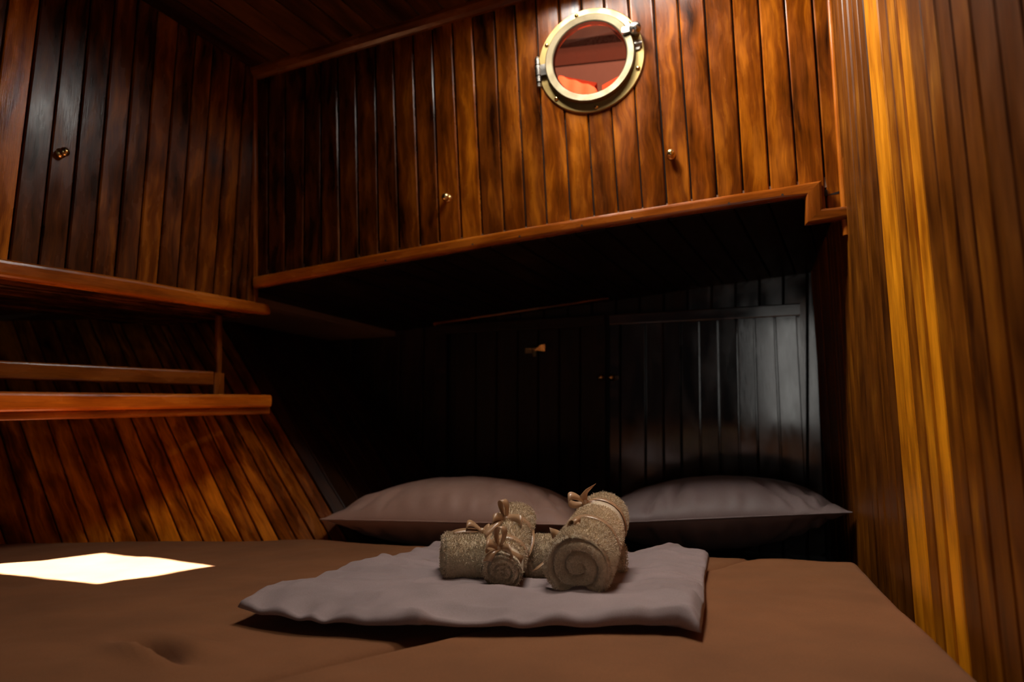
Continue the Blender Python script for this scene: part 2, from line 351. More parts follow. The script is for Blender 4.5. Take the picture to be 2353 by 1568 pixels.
mb = MB()      # left corner post
cl0 = BACK.px(584, 695, .004); cl1 = CEIL.hit(cl0, UP)
sweep(mb, [cl0, cl1], unit(B1 - B0), BACK.n, rrect(.016, .016, .0055), (.8, .5, .4))
struct(mb.build('trim_5', WOOD_T), 'slim corner bead between the left and rear walls', 'moulding')
mb = MB()      # right corner bead
cr0 = BACK.px(1944, 541, .006); cr1 = CEIL.hit(cr0, unit(BACK.px(1908, 0, .006) - cr0))
sweep(mb, [cr0, cr1], unit(B1 - B0), BACK.n, rrect(.011, .014, .005), (1.1, .7, .4))
struct(mb.build('trim_6', WOOD_T), 'slim rounded corner bead between the rear and right walls', 'moulding')

# ------------------------------------------------------------------ left wall
lg = [(11, 82, -59, 600), (90.5, 27, 17.6, 600.6), (122, 300, 86.5, 612), (182, 300, 149.5, 622.6), (262, 55, 210, 633), (294, 300, 263, 641.6), (342.5, 300, 313, 650), (392, 300, 361, 658),
      (436, 300, 407, 666.6), (478, 300, 449, 674), (520, 300, 490, 681), (556, 300, 530, 687), (585, 300, 566, 693), (600, 300, 586, 697)]
lines = []
for x0, y0, x1, y1 in [(-70, 82, -160, 590), (-160, 82, -270, 580), (-300, 82, -420, 560)][::-1] + lg:
    p = LEFT.px(x1, y1 + 14); q = LEFT.px(x0, y0); lines.append((p, CEIL.hit(p, unit(q - p))))
mb = MB()
plank_wall(mb, lines, LEFT.n, [(.9, .4, .2)] * 2 + [(.8, .3, .2), (1.5, .95, .5), (.6, .3, .2), (.55, .35, .3), (.5, .3, .6), (.65, .4, .5), (.6, .35, .7), (.9, .6, .1), (.65, .35, .6), (.78, .5, .3), (.78, .5, .8), (.75, .5, .9), (.6, .3, .4), (.6, .3, .3)], tilts={3: -.0016, 4: -.0006})
bk = -LEFT.n * .0095
a, b_ = lines[0], lines[-1]; mb.face([a[0] + bk, b_[0] + bk, b_[1] + bk, a[1] + bk], None, (.3, .3, .3), 1)
struct(mb.build('wall_left', [WOOD, BLACKGAP]), 'left cabin wall of vertical dark varnished planks', 'wall')
mb = MB()
xs = [-420, -150, 0, 150, 300, 450, 579, 600]
rt = lambda x: 599 + x * (697 - 599) / 579 + (-4 * math.sin(math.pi * max(0, min(1, x / 600))))
rb = lambda x: 642 + x * (726 - 642) / 607
trim_strip(mb, [LEFT.px(x, rt(x)) for x in xs], [LEFT.px(x + (6 if x == 600 else 0), rb(x)) for x in xs], LEFT.n, .024, .008, (1.25, .6, .3))  # rail tone raised to paint in light bounced off the bed
struct(mb.build('trim_7', WOOD_T), 'mahogany rail along the lower edge of the left wall', 'moulding')
mb = MB()      # boards of the soffit behind that rail, seen from below
OUTL = -unit(V(LEFT.n[0], LEFT.n[1], 0))
for k in range(5):
    q0 = LEFT.px(-420, rb(-420) - 2) + OUTL * (.075 * k); q1 = LEFT.px(604, rb(604) - 2) + OUTL * (.075 * k)
    plank(mb, [q0, q0 + OUTL * .075 + V(0, 0, .004)], [q1, q1 + OUTL * .075 + V(0, 0, .004)], V(0, 0, -1), .012, .002, (.55, .35, .4))
struct(mb.build('ceiling_shelf', WOOD), 'dark boards under the left wall, above the open shelf', 'soffit')

# ------------------------------------------------------------------ right wall
rg = [(1883, 1955), (1893, 1966), (1903, 1978), (1913, 1980), (1924, 1993), (1935, 2006), (1946, 2020), (1957, 2034), (1968, 2049), (1983, 2066), (1997.7, 2085.7), (2015, 2105.6), (2034, 2127), (2056.7, 2151), (2081, 2178),
      (2110.5, 2210.7), (2145, 2248.7), (2182, 2292), (2228, 2343), (2283.6, 2402), (2347, 2470), (2430, 2560), (2540, 2680)]
rg = [(x0, x1) for x0, x1 in rg if x0 > 1910]
lines = []
for x0, x1 in rg:
    s = (x1 - x0) / 1000.0; p1 = RIGHT.px(x1, 1000); q = RIGHT.px(x0, 0); d = unit(q - p1)
    lines.append((p1 + d * ((-.075 - p1[2]) / d[2]), CEIL.hit(p1, d)))
# the boards that run on behind the rear wall, into the recess
d0 = unit(lines[0][1] - lines[0][0]); step = unit(V(*(lines[0][0] - lines[4][0])[:2], 0)) * .048
pre = []
for k in range(16, 0, -1):
    p = lines[0][0] + step * k; pre.append((p, p + d0 * ((.72 - p[2]) / d0[2])))
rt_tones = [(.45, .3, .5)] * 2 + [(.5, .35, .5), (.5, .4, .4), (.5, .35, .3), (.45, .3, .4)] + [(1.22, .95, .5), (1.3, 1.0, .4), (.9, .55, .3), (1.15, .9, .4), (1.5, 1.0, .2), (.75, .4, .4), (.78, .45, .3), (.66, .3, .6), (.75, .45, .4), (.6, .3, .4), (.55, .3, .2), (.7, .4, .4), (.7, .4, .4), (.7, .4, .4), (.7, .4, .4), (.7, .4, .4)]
mb = MB()
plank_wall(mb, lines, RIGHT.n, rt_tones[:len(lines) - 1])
plank_wall(mb, pre + [lines[0]][:0] + [(lines[0][0], lines[0][0] + d0 * ((.72 - lines[0][0][2]) / d0[2]))], RIGHT.n, [(.6, .4, .5)] * 16)
# further towards the viewer and beyond
far = lines[-1]; nstep = unit(V(*(lines[-1][0] - lines[-4][0])[:2], 0)) * .052; ext = [far]
for k in range(1, 26): ext.append((far[0] + nstep * k, far[1] + nstep * k))
plank_wall(mb, ext, RIGHT.n, [(.75, .4, .5)] * 25)
bk = -RIGHT.n * .0095
mb.face([pre[0][0] + bk, ext[-1][0] + bk, ext[-1][1] + bk, lines[0][1] + bk, pre[0][1] + bk], None, (.3, .3, .3), 1)
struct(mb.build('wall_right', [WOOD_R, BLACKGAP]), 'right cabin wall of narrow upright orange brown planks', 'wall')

ND_ = -DFW
# ------------------------------------------------------------------ ceiling with the hatch, and the deck above it
apert = [V(*(p + SUN_SHIFT * Z_HATCH), Z_HATCH) for p in PATCH]            # opening at deck level
def on_ceil(p):                                                            # the same corner carried down along the sunbeam
    d = V(-SUN_SHIFT[0], -SUN_SHIFT[1], -1.0); return CEIL.hit(p, d)
low = [on_ceil(p) for p in apert]
mb = MB()
cn = CEIL.n
cl, cd = [], []
for p in low:
    r = p - T0; g_ = np.dot(LAT, DFW); a_, b_ = np.dot(r, LAT), np.dot(r, DFW); cl.append((a_ - g_ * b_) / (1 - g_ * g_)); cd.append((b_ - g_ * a_) / (1 - g_ * g_))
hl0, hl1, hd0, hd1 = min(cl) - .015, max(cl) + .015, min(cd) - .015, max(cd) + .015
W = .0565; k = -6
CP = lambda l, d: T0 + LAT * l + DFW * d
while k * W < 1.9:
    a, b2 = k * W, (k + 1) * W
    segs = [(-.03, 3.0)] if (b2 < hl0 or a > hl1) else [(-.03, hd0), (hd1, 3.0)]
    t = tone_rand(.7, 1.1)
    for s0, s1 in segs: plank(mb, [CP(a, s0), CP(b2, s0)], [CP(a, s1), CP(b2, s1)], cn, tone=t)
    k += 1
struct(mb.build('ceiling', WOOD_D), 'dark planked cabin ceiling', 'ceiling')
mb = MB()      # coaming lining from ceiling up to deck, cut along the beam
for i in range(4):
    j = (i + 1) % 4; mb.face([low[i], low[j], apert[j], apert[i]], [(0, 0), (.3, 0), (.3, .1), (0, .1)], (.9, .4, .5))
    f0, f1 = low[i], low[j]; cc = sum(low) / 4
    o0 = cc + (f0 - cc) * 1.28; o1 = cc + (f1 - cc) * 1.28
    mb.face([f0 + cn * .006, f1 + cn * .006, o1 + cn * .006, o0 + cn * .006], [(0, 0), (.3, 0), (.3, .05), (0, .05)], (.9, .4, .5))
    mb.face([o0 + cn * .006, o1 + cn * .006, o1 - cn * .01, o0 - cn * .01], None, (.9, .4, .5))
    mb.face([f0 + cn * .006, f1 + cn * .006, f1 - cn * .01, f0 - cn * .01], None, (.9, .4, .5))
struct(mb.build('window_1', WOOD_D), 'open deck hatch in the cabin ceiling', 'hatch')
mb = MB()      # deck slab with the hatch opening
cc = sum(apert) / 4; FAR = [cc + (p - cc) * 9 for p in apert]
def clipback(p):  # the deck ends above the rear wall
    q = np.array(p); dist = np.dot(V(q[0], q[1], 0) - V(B0[0], B0[1], 0), unit(V(BACK.n[0], BACK.n[1], 0)))
    return q
nbh = unit(V(BACK.n[0], BACK.n[1], 0)); lh = unit(V(-nbh[1], nbh[0], 0)); lh = lh if lh[0] > 0 else -lh
base = V(B0[0], B0[1], Z_HATCH)
al = [(np.dot(p - base, lh), np.dot(p - base, nbh)) for p in apert]
l0, l1, n0, n1 = min(x for x, y in al), max(x for x, y in al), min(y for x, y in al), max(y for x, y in al)
DP = lambda l, n_, z=Z_HATCH: base + lh * l + nbh * n_ + V(0, 0, z - Z_HATCH)
from mathutils.geometry import tessellate_polygon
outer = [DP(-1.8, -.06), DP(3.2, -.06), DP(3.2, 4.4), DP(-1.8, 4.4)]
ring_ = outer + apert
for tri in tessellate_polygon([[Vector(p) for p in outer], [Vector(p) for p in apert]]): mb.face([ring_[i] for i in tri]); mb.face([(ring_[i] if i < 4 else cc + (ring_[i] - cc) * 1.3) + V(0, 0, .03) for i in tri])
for i in range(4):
    j = (i + 1) % 4; mb.face([outer[i], outer[j], outer[j] + V(0, 0, .03), outer[i] + V(0, 0, .03)]); mb.face([apert[i], apert[j], apert[j] + V(0, 0, .001), apert[i] + V(0, 0, .001)])
struct(mb.build('roof', DECK), 'cabin roof deck above the ceiling', 'roof')

mb = MB()      # unseen slab added beyond the left wall to stop sun leaks
e0 = LEFT.px(604, 700) + ND_ * .9; e1 = LEFT.px(-420, 560) - ND_ * .6; zt = max(e0[2], e1[2]) + .02
e0[2] = e1[2] = zt
e0 = e0 - unit(V(LEFT.n[0], LEFT.n[1], 0)) * .08; e1 = e1 - unit(V(LEFT.n[0], LEFT.n[1], 0)) * .08
box(mb, e0, e1 - e0, -unit(V(LEFT.n[0], LEFT.n[1], 0)) * 1.6, V(0, 0, .02))
struct(mb.build('sun_block_side', DECK), 'unseen slab outside the left wall, added to block the sun', 'deck')

# ------------------------------------------------------------------ hull side, bunk base and recess
H0 = bed(0, 1245); H1 = bed(750, 1232); HD = unit(H1 - H0); HOUT = unit(V(-HD[1], HD[0], 0)); HUP = unit(HOUT * .55 + V(0, 0, .85))
HULL = Plane(H0, HD, HUP)
hg = [(-126, 1247, -190, 1148), (-55, 1247, -112, 1148), (13, 1246.6, -28, 1148), (78, 1246, 47.8, 1148), (141.5, 1245, 105, 1140.7), (201.6, 1244, 162.6, 1129), (260, 1243, 214, 1121), (313.7, 1243, 264, 1112), (365, 1242, 312, 1104), (417, 1241, 357.7, 1098.6),
      (465, 1240, 401.7, 1091), (511, 1239, 440, 1089), (555, 1238, 484, 1083), (599, 1237, 526, 1083), (639, 1236, 562, 1088), (679, 1235, 600, 1088), (719, 1234, 638, 1088), (757, 1233, 675, 1088), (794, 1232, 710, 1088), (830, 1231, 745, 1088), (866, 1230, 780, 1088), (902, 1229, 815, 1088)]
lines = []
for x0, y0, x1, y1 in hg:
    p = HULL.px(x0, y0); q = HULL.px(x1, y1); d = unit(q - p)
    lines.append((p + d * ((-.07 - p[2]) / d[2]), p + d * ((.62 - p[2]) / d[2])))
hn = 18
mb = MB(); plank_wall(mb, lines[:hn + 1], HULL.n, [(random.uniform(1.4, 2.0) * (.6 if i_ > 14 else 1), random.uniform(.45, .9), random.random()) for i_ in range(hn)])  # tones raised to paint in light on the hull, lowered towards the recess shade
bk = -HULL.n * .0095; mb.face([lines[0][0] + bk, lines[hn + 1][0] + bk, lines[hn + 1][1] + bk, lines[0][1] + bk], None, (.3, .3, .3), 1)
mr_ = MB(); plank_wall(mr_, lines[hn:hn + 2], HULL.n, [(random.uniform(.4, .6), .5, random.random()) for _ in lines])  # darker wood on these boards stands in for the recess shade
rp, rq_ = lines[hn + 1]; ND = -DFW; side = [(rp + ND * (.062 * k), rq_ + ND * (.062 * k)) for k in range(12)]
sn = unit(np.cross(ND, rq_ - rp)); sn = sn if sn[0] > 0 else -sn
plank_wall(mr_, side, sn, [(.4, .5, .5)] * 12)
struct(mr_.build('wall_recess_hull', WOOD_D), 'hull boards inside the recess, with its shade put into the wood colour', 'wall')
struct(mb.build('wall_hull', [WOOD, BLACKGAP]), 'sloping planked hull side beside the bed, under the shelf', 'wall')

ND = -DFW                                     # into the recess
mb = MB()
q0, q1 = BACK.px(560, 662), BACK.px(1885, 452)
ex = unit(q1 - q0)
for k in range(34):
    a = q0 - ex * .55 + ex * (.062 * k); b2 = a + ex * .062
    plank(mb, [a, b2], [a + ND * .85, b2 + ND * .85], V(0, 0, -1), .012, .002, (.6, .4, .4))
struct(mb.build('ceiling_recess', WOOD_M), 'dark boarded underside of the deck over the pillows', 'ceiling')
mb = MB()
box(mb, q0 - ex * 1.5 + V(0, 0, .016), ex * 3.2, ND * .95, V(0, 0, .02))
struct(mb.build('roof_deck', DECK), 'side deck outside the porthole', 'deck')
RP1 = at(1400, 722, 1.98); RP2 = at(1835, 700, 1.80); REC = Plane(RP1, RP2 - RP1, UP)
rl_ = [(1425, 735, 1425, 1110), (1482, 735, 1484, 1110), (1523, 735, 1526, 1110), (1563.5, 735, 1567, 1110), (1606, 735, 1611, 1110), (1649, 735, 1656, 1110), (1693, 735, 1701, 1110), (1733, 735, 1744, 1110), (1780, 735, 1797, 1110), (1832, 735, 1852, 1110)]
def rec_lines(lst, off, ytop, ybot):
    out = []
    for x0, y0, x1, y1 in lst:
        s = (x1 - x0) / (y1 - y0); out.append((REC.px(x0 + s * (ybot - y0), ybot, off), REC.px(x0 + s * (ytop(x0) - y0), ytop(x0), off)))
    return out
mb = MB()
reclines = rec_lines([(700 + 55 * k, 735, 690 + 55.5 * k, 1110) for k in range(22)] + [(1877, 735, 1893, 1110), (1900, 735, 1917, 1110), (1935, 735, 1955, 1110), (1970, 735, 1992, 1110)], 0, lambda x: 560, 1290)
plank_wall(mb, reclines[:17], REC.n, [(random.uniform(.6, 1.2), .5, .5) for _ in reclines], mat=2); plank_wall(mb, reclines[16:], REC.n, [(random.uniform(.6, 1.2), .5, .5) for _ in reclines])
bk = -REC.n * .0095; mb.face([reclines[0][0] + bk, reclines[-1][0] + bk, reclines[-1][1] + bk, reclines[0][1] + bk], None, (.3, .3, .3), 1)
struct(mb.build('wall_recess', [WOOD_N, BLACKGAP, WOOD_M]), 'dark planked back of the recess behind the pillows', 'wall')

cup = thing('berth_cupboard', 'dark planked double door cupboard at the back of the recess', 'cupboard')
def rq(mb, x0, y0, x1, y1, x2, y2, x3, y3, off, th, tone=(1, .5, .5)):
    trim_strip(mb, [REC.px(x0, y0, off), REC.px(x1, y1, off)], [REC.px(x3, y3, off), REC.px(x2, y2, off)], REC.n, th, .003, tone, back=.0)
mb = MB(); plank_wall(mb, rec_lines(rl_, .016, lambda x: 742 - (x - 1400) * .06, 1240), REC.n, [(random.uniform(.7, 1.2), .5, .5) for _ in range(9)], th=.012)
rq(mb, 1402, 724, 1838, 698, 1838, 727, 1402, 748, .016, .012, (1.3, .6, .5)); rq(mb, 1403, 745, 1424, 744, 1424, 1240, 1403, 1240, .016, .008)
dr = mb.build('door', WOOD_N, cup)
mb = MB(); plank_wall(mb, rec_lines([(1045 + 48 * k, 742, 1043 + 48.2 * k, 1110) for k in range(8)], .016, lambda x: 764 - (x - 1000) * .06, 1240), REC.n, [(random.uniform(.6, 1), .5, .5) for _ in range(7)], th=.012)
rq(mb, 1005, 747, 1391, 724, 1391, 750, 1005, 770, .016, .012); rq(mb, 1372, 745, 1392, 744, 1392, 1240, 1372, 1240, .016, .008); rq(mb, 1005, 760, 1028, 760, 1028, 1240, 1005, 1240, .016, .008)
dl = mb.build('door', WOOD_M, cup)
for d_, x in ((dl, 1384), (dr, 1408)):
    mb = MB(); c = REC.px(x, 868, .026); lathe(mb, c, REC.n, [(.008, 0), (.008, .003), (.0035, .005), (.0035, .012), (.009, .016), (.010, .022), (.006, .028), (0, .029)], 16); mb.build('knob', BRASS_K, d_, smooth=True)
mb = MB(); c = REC.px(1230, 806, .03); X = unit(RP2 - RP1)
box(mb, c - X * .03 - UP * .008, X * .022, UP * .016, REC.n * .006); box(mb, c - X * .005 - UP * .018, X * .01, UP * .026, REC.n * .008)
mb.face([c + REC.n * .008, c + X * .034 - UP * .004 + REC.n * .012, c + X * .036 + UP * .016 + REC.n * .016, c + X * .02 + UP * .014 + REC.n * .014]); mb.face([c, c + X * .034 - UP * .004, c + X * .034 - UP * .004 + REC.n * .012, c + REC.n * .008])
latch = mb.build('latch', BRASS_K, dl); latch['label'] = 'small brass turn latch'
mb = MB(); trim_strip(mb, [REC.px(1000, 738, .03), REC.px(1400, 678, .03)], [REC.px(1000, 748, .03), REC.px(1400, 688, .03)], REC.n, .012, .003)
mb.build('top_rail', WOOD_T, cup)
place(cup, REC.px(1400, 1200))

mb = MB()      # bunk platform the mattresses and pillows rest on
for k in range(40):
    a = V(-2.0 + .09 * k, -.6, -.072); plank(mb, [a, a + V(.09, 0, 0)], [a + V(0, 3.4, 0), a + V(.09, 3.4, 0)], V(0, 0, 1), .012, .001, (.6, .4, .4))
struct(mb.build('bunk_base', WOOD_M), 'dark boards under the mattresses', 'bunk_base')

# ------------------------------------------------------------------ shelf on the hull side
sh = thing('open_shelf', 'long mahogany shelf with a raised fiddle rail on the hull side', 'shelf')
S0, S1 = at(0, 905, 1.21), at(600, 905, 1.62); SD = unit(V(*(S1 - S0)[:2], 0)); SIN = unit(V(SD[1], -SD[0], 0)); SIN = SIN if np.dot(SIN, EYE - S0) > 0 else -SIN
SHP = Plane(S0, S1 - S0, V(0, 0, 1))
mb = MB(); xs = [-420, -200, 0, 150, 300, 450, 612]
trim_strip(mb, [SHP.px(x, 901 + .012 * x) for x in xs], [SHP.px(x, 948 - .019 * x) for x in xs], SHP.n, -.0 + .022, .007, (1.5, .75, .3)); mb.build('front_rail', WOOD_T, sh)  # rail tone brightened to add bounce light from the sunlit bed
mb = MB(); trim_strip(mb, [SHP.px(x, 947 - .019 * x, -.004) for x in xs], [SHP.px(x, 968 - .026 * x, -.004) for x in xs], SHP.n, .014, .004, (.95, .35, .3)); mb.build('under_strip', WOOD_T, sh)
mb = MB()
for k in range(5):
    a = SHP.px(-420, 964) - SIN * (.03 + .09 * k) + V(0, 0, .012); e_ = SHP.px(612, 948) - SIN * (.03 + .09 * k) + V(0, 0, .012)
    if k == 0: a = a + SIN * .02; e_ = e_ + SIN * .02
    plank(mb, [a, a - SIN * .09], [e_, e_ - SIN * .09], V(0, 0, -1), .014, .002, (.8, .4, .5))
mb.build('shelf_board', WOOD, sh)
FD = Plane(at(0, 830, 1.245), at(480, 854, 1.565) - at(0, 830, 1.245), V(0, 0, 1))
mb = MB(); xs = [-420, -200, 0, 150, 300, 482]
trim_strip(mb, [FD.px(x, 830 + .05 * x) for x in xs], [FD.px(x, 873 + .029 * x) for x in xs], FD.n, .016, .005, (.9, .4, .3)); mb.build('fiddle_rail', WOOD_T, sh)
mb = MB(); c0 = FD.px(497, 908); c1 = FD.px(497, 735)
sweep(mb, [c0, FD.px(498, 858)], SD, SIN, rrect(.026, .026, .004), (.8, .4, .4)); sweep(mb, [FD.px(501, 860), FD.px(503, 728)], SD, SIN, rrect(.013, .016, .004), (.7, .4, .4)); mb.build('post', WOOD_T, sh)
place(sh, S0)

# ------------------------------------------------------------------ porthole
def plathe(mb, c, ax, prof, *a, **k): lathe(mb, c, ax, [(r * PQ, h * PQ) for r, h in prof], *a, **k)
po = thing('porthole', 'round brass porthole with hinged glazed ring on the plank wall', 'porthole')
n = BACK.n; right = unit(B1 - B0); upv = unit(np.cross(n, right)); upv = upv if upv[2] > 0 else -upv
PQ = .973; n_ = n; n = n * PQ; right = right * PQ; upv = upv * PQ
rd = lambda a, r, h=0.0: PC + (right * math.cos(math.radians(a)) + upv * math.sin(math.radians(a))) * r + n * h
mb = MB(); plathe(mb, PC, n, [(.084, -.012), (.1145, -.012), (.1145, .0025), (.1125, .005), (.090, .006), (.084, .005)], 128, closed_prof=True); mb.build('flange', BRASS, po, smooth=False)
mb = MB(); plathe(mb, PC, n, [(.0765, .006), (.0965, .006), (.0968, .012), (.0955, .0165), (.0935, .0185), (.0815, .0165), (.0795, .0150), (.0785, .012)], 128, closed_prof=True); ringo = mb.build('ring', BRASS_P, po, smooth=False)
mb = MB(); plathe(mb, PC, n, [(.0001, .011), (.0785, .011), (.0785, .014), (.0001, .014)], 64); mb.build('glass', GLASS, po)
for a in (102, 35, 338, 273, 222, 150):
    mb = MB(); c = rd(a, .1055, .0045); plathe(mb, c, n, [(.0048, 0), (.0046, .0018), (.0035, .0035), (.0015, .0045), (0, .0047)], 14); mb.build('bolt', BRASS_K, po, smooth=True)
mb = MB()
for k, (dz, r, h) in enumerate(((.020, .0062, .012), (0, .0072, .022), (-.019, .0062, .012))):
    c = rd(182, .1135, .011) + upv * (dz - h / 2); plathe(mb, c, upv, [(0, 0), (r, 0), (r, h), (0, h)], 18)
plathe(mb, rd(182, .1135, .011) + upv * .026, upv, [(.004, 0), (.0045, .003), (.003, .006), (0, .007)], 14); plathe(mb, rd(182, .1135, .011) - upv * .036, upv, [(0, 0), (.005, 0), (.005, .008), (0, .008)], 14)
box(mb, rd(182, .1135, .008) - upv * .012, right * .028, upv * .024, n * .006)
mb.build('hinge', NICKEL, po, smooth=False)
mb = MB()      # swing bolt and thumb nut
c = rd(20, .107, .006)
plathe(mb, c, n, [(0, 0), (.0075, 0), (.0075, .010), (.011, .014), (.0125, .019), (.0115, .025), (.008, .029), (.004, .031), (0, .0315)], 28)
D = unit(-right * .95 + upv * .12); S_ = unit(np.cross(BACK.n, D)); b0 = c + n * .012 + D * .006
def wing(base, A, Bv, Cv, l, w0, w1, t):
    r_ = []
    for k in range(7):
        f = k / 6; w = (w0 + (w1 - w0) * f) * (1 if k < 6 else .7); r_.append([base + A * (l * f) + Bv * (a * w) + Cv * (b * t) for a, b in ((-.5, -.5), (-.35, .5), (.35, .5), (.5, -.5))])
    loft(mb, r_, (1, .5, .5))
wing(b0, D, S_, BACK.n, .022 * PQ, .014 * PQ, .019 * PQ, .011)
wing(b0 + upv * .006 + D * .006, unit(D * .5 + upv * .9), unit(np.cross(BACK.n, unit(D * .5 + upv * .9))), BACK.n, .019 * PQ, .013 * PQ, .010 * PQ, .009)
plathe(mb, c - upv * .026 + n * .002 - right * .002, right, [(0, -.012), (.0055, -.012), (.0055, .012), (0, .012)], 16)
wing(c - upv * .018 - n * .002, -upv, right, BACK.n, .02 * PQ, .020 * PQ, .014 * PQ, .010)
cl_ = mb.build('clamp', NICKEL, po); cl_['label'] = 'silvery screw clamp'
place(po, PC); n = BACK.n; right = unit(right); upv = unit(upv)

# what is seen through the glass: a red painted bulwark and a sunlit orange board outside
OUT_D = unit(V(*(PC - EYE)[:2], 0)); OUT_S = V(OUT_D[1], -OUT_D[0], 0)
RED = plain('red_brown_paint', (.075, .022, .011)); RED2 = plain('dark_red_paint', (.012, .003, .0025)); ORANGE = plain('orange_canvas', (.42, .062, .003))
mb = MB(); t = (.9, .5, .5)
box(mb, at(1200, 175, 1.95), at(1560, 125, 1.95) - at(1200, 175, 1.95), V(0, 0, .9), OUT_D * .03)
struct(mb.build('wall_outside', RED), 'red brown painted bulwark seen through the porthole', 'bulwark')
mb = MB(); box(mb, at(1180, 330, 1.75), at(1560, 290, 1.75) - at(1180, 330, 1.75), at(1180, 162, 1.9) - at(1180, 330, 1.75), OUT_D * .03)
struct(mb.build('wall_outside_low', RED2), 'dark red lower bulwark seen through the porthole', 'bulwark')
mb = MB(); box(mb, at(1150, 108, 1.9), at(1560, 62, 1.9) - at(1150, 108, 1.9), V(0, 0, .03), OUT_D * .04)
struct(mb.build('trim_8', RED2), 'dark rail along the bulwark outside', 'rail')


# ------------------------------------------------------------------ brass knobs on the walls
def knob(P, px, py, r, label):
    o = thing('brass_knob', label, 'knob', 'brass knobs on the plank walls'); c = P.px(px, py)
    mb = MB(); lathe(mb, c, P.n, [(r * 1.05, -.001), (r * 1.05, .0015), (r * .6, .003), (r * .45, .006)], 18); mb.build('base', BRASS_K, o, smooth=True)
    mb = MB(); ball(mb, c + P.n * (.005 + r * .75), r, P.n, .9); mb.build('ball', BRASS_K, o, smooth=True)
    place(o, c); return o
knob(LEFT, 140, 352, .0085, 'round brass knob on the dark left wall planks')
knob(BACK, 1028, 456, .0085, 'round brass knob on the rear wall, lower left of the porthole')
knob(BACK, 1542, 357, .0085, 'round brass knob on the rear wall, lower right of the porthole')

# ------------------------------------------------------------------ mattresses
def pl(pts, n):
    """n points evenly along a polyline"""
    pts = [np.array(p, float) for p in pts]; d = [0]
    for a, b in zip(pts, pts[1:]): d.append(d[-1] + np.linalg.norm(b - a))
    out = []
    for t in np.linspace(0, d[-1], n):
        i = min(max(j for j in range(len(d)) if d[j] <= t + 1e-12), len(pts) - 2); out.append(pts[i] + (pts[i + 1] - pts[i]) * (t - d[i]) / (d[i + 1] - d[i]))
    return out
def coons(bottom, right_, top, left, nu, nv):
    b, t = pl(bottom, nu), pl(top, nu); l, r = pl(left, nv), pl(right_, nv); P = []
    for i in range(nu):
        u = i / (nu - 1); row = []
        for j in range(nv):
            v = j / (nv - 1)
            row.append((1 - v) * b[i] + v * t[i] + (1 - u) * l[j] + u * r[j] - ((1 - u) * (1 - v) * b[0] + u * (1 - v) * b[-1] + (1 - u) * v * t[0] + u * v * t[-1]))
        P.append(row)
    return P
def slab_cloth(name, material, P, ztop, zbot, edge, surf, parent=None, under=.0):
    """padded slab over the footprint grid P: rounded rim of size edge, surf(x, y, rim) adds relief"""
    nu, nv = len(P), len(P[0]); A = np.array(P)[:, :, :2]
    rim = np.full((nu, nv), 9.0)
    bd = np.concatenate([A[0], A[-1], A[:, 0], A[:, -1]])
    for i in range(nu):
        d = np.sqrt(((A[i][:, None, :] - bd[None]) ** 2).sum(-1)).min(1); rim[i] = d
    top = []
    for i in range(nu):
        row = []
        for j in range(nv):
            e = min(rim[i, j] / edge, 1.0); k = math.sqrt(max(0, 1 - (1 - e) ** 2)); x, y = A[i, j]
            row.append(V(x, y, ztop - edge * (1 - k) + surf(x, y, rim[i, j]) * min(1, .25 + e)))
        top.append(row)
    mb = MB(); mb.grid(top)
    c = A.reshape(-1, 2).mean(0)
    loop = [top[i][0] for i in range(nu)] + [top[-1][j] for j in range(1, nv)] + [top[i][-1] for i in range(nu - 2, -1, -1)] + [top[0][j] for j in range(nv - 2, 0, -1)]
    rings = [loop]
    zr = [loop[k][2] for k in range(len(loop))]
    for s in (.15, .35, .7, 1.0):
        ring = []
        for p in loop:
            q = V(c[0], c[1], p[2]) - p; q[2] = 0; q = unit(q)
            bulge = edge * .25 * math.sin(math.pi * s) * (1 if under == 0 else 0)
            dz = s if under == 0 else (.1, .2, .3, 1)[(.15, .35, .7, 1.0).index(s)]
            ring.append(V(*(p + q * (under * s - bulge))[:2], p[2] + (zbot - p[2]) * dz))
        rings.append(ring)
    mb.grid(rings, closed_v=True)
    mb.face(rings[-1][::-1])
    return mb.build(name, material, parent, smooth=True, weld=True)
def lerp_pts(a, b, n): return [a + (b - a) * t for t in np.linspace(0, 1, n)]
cu = thing('cushion', 'sunlit orange cushion on the side deck, seen through the porthole', 'cushion')
mb = MB(); A0, A1, A2, A3 = at(1275, 225, 1.45), at(1375, 232, 1.45), at(1372, 190, 1.60), at(1285, 174, 1.60)
G = coons([A0, A1], [A1, A2], [A3, A2], [A0, A3], 24, 16)
mb.grid([[p + V(0, 0, (.0015 * math.sin(i * .8) - .012 * i / 23) + .010 * math.sin(math.pi * j / 15)) for j, p in enumerate(r)] for i, r in enumerate(G)]); mb.grid([[p + V(0, 0, -.03 - .006 * math.sin(math.pi * j / 15)) for j, p in enumerate(r)] for i, r in enumerate(G)])
for lp in ([r[0] for r in G], [r[-1] for r in G], G[0], G[-1]): mb.grid([[p + V(0, 0, .0) for p in lp], [p - V(0, 0, .03) for p in lp]])
mb.build('cover', ORANGE, cu, smooth=True)
mb = MB(); q = at(1384, 232, 1.50); q2 = at(1384, 196, 1.66); q3 = at(1440, 165, 1.66); q4 = at(1440, 215, 1.50)
mb.face([q, q2, q3, q4]); mb.face([q - V(0, 0, .03), q2 - V(0, 0, .03), q3 - V(0, 0, .03), q4 - V(0, 0, .03)]); mb.face([q, q4, q4 - V(0, 0, .03), q - V(0, 0, .03)])
mb.build('flap', ORANGE, cu); place(cu, A0)
SE0 = V(-.80, .04, 0); SE1 = bed(1740, 1283)
ZR = .007
dent = bed(362, 1497)
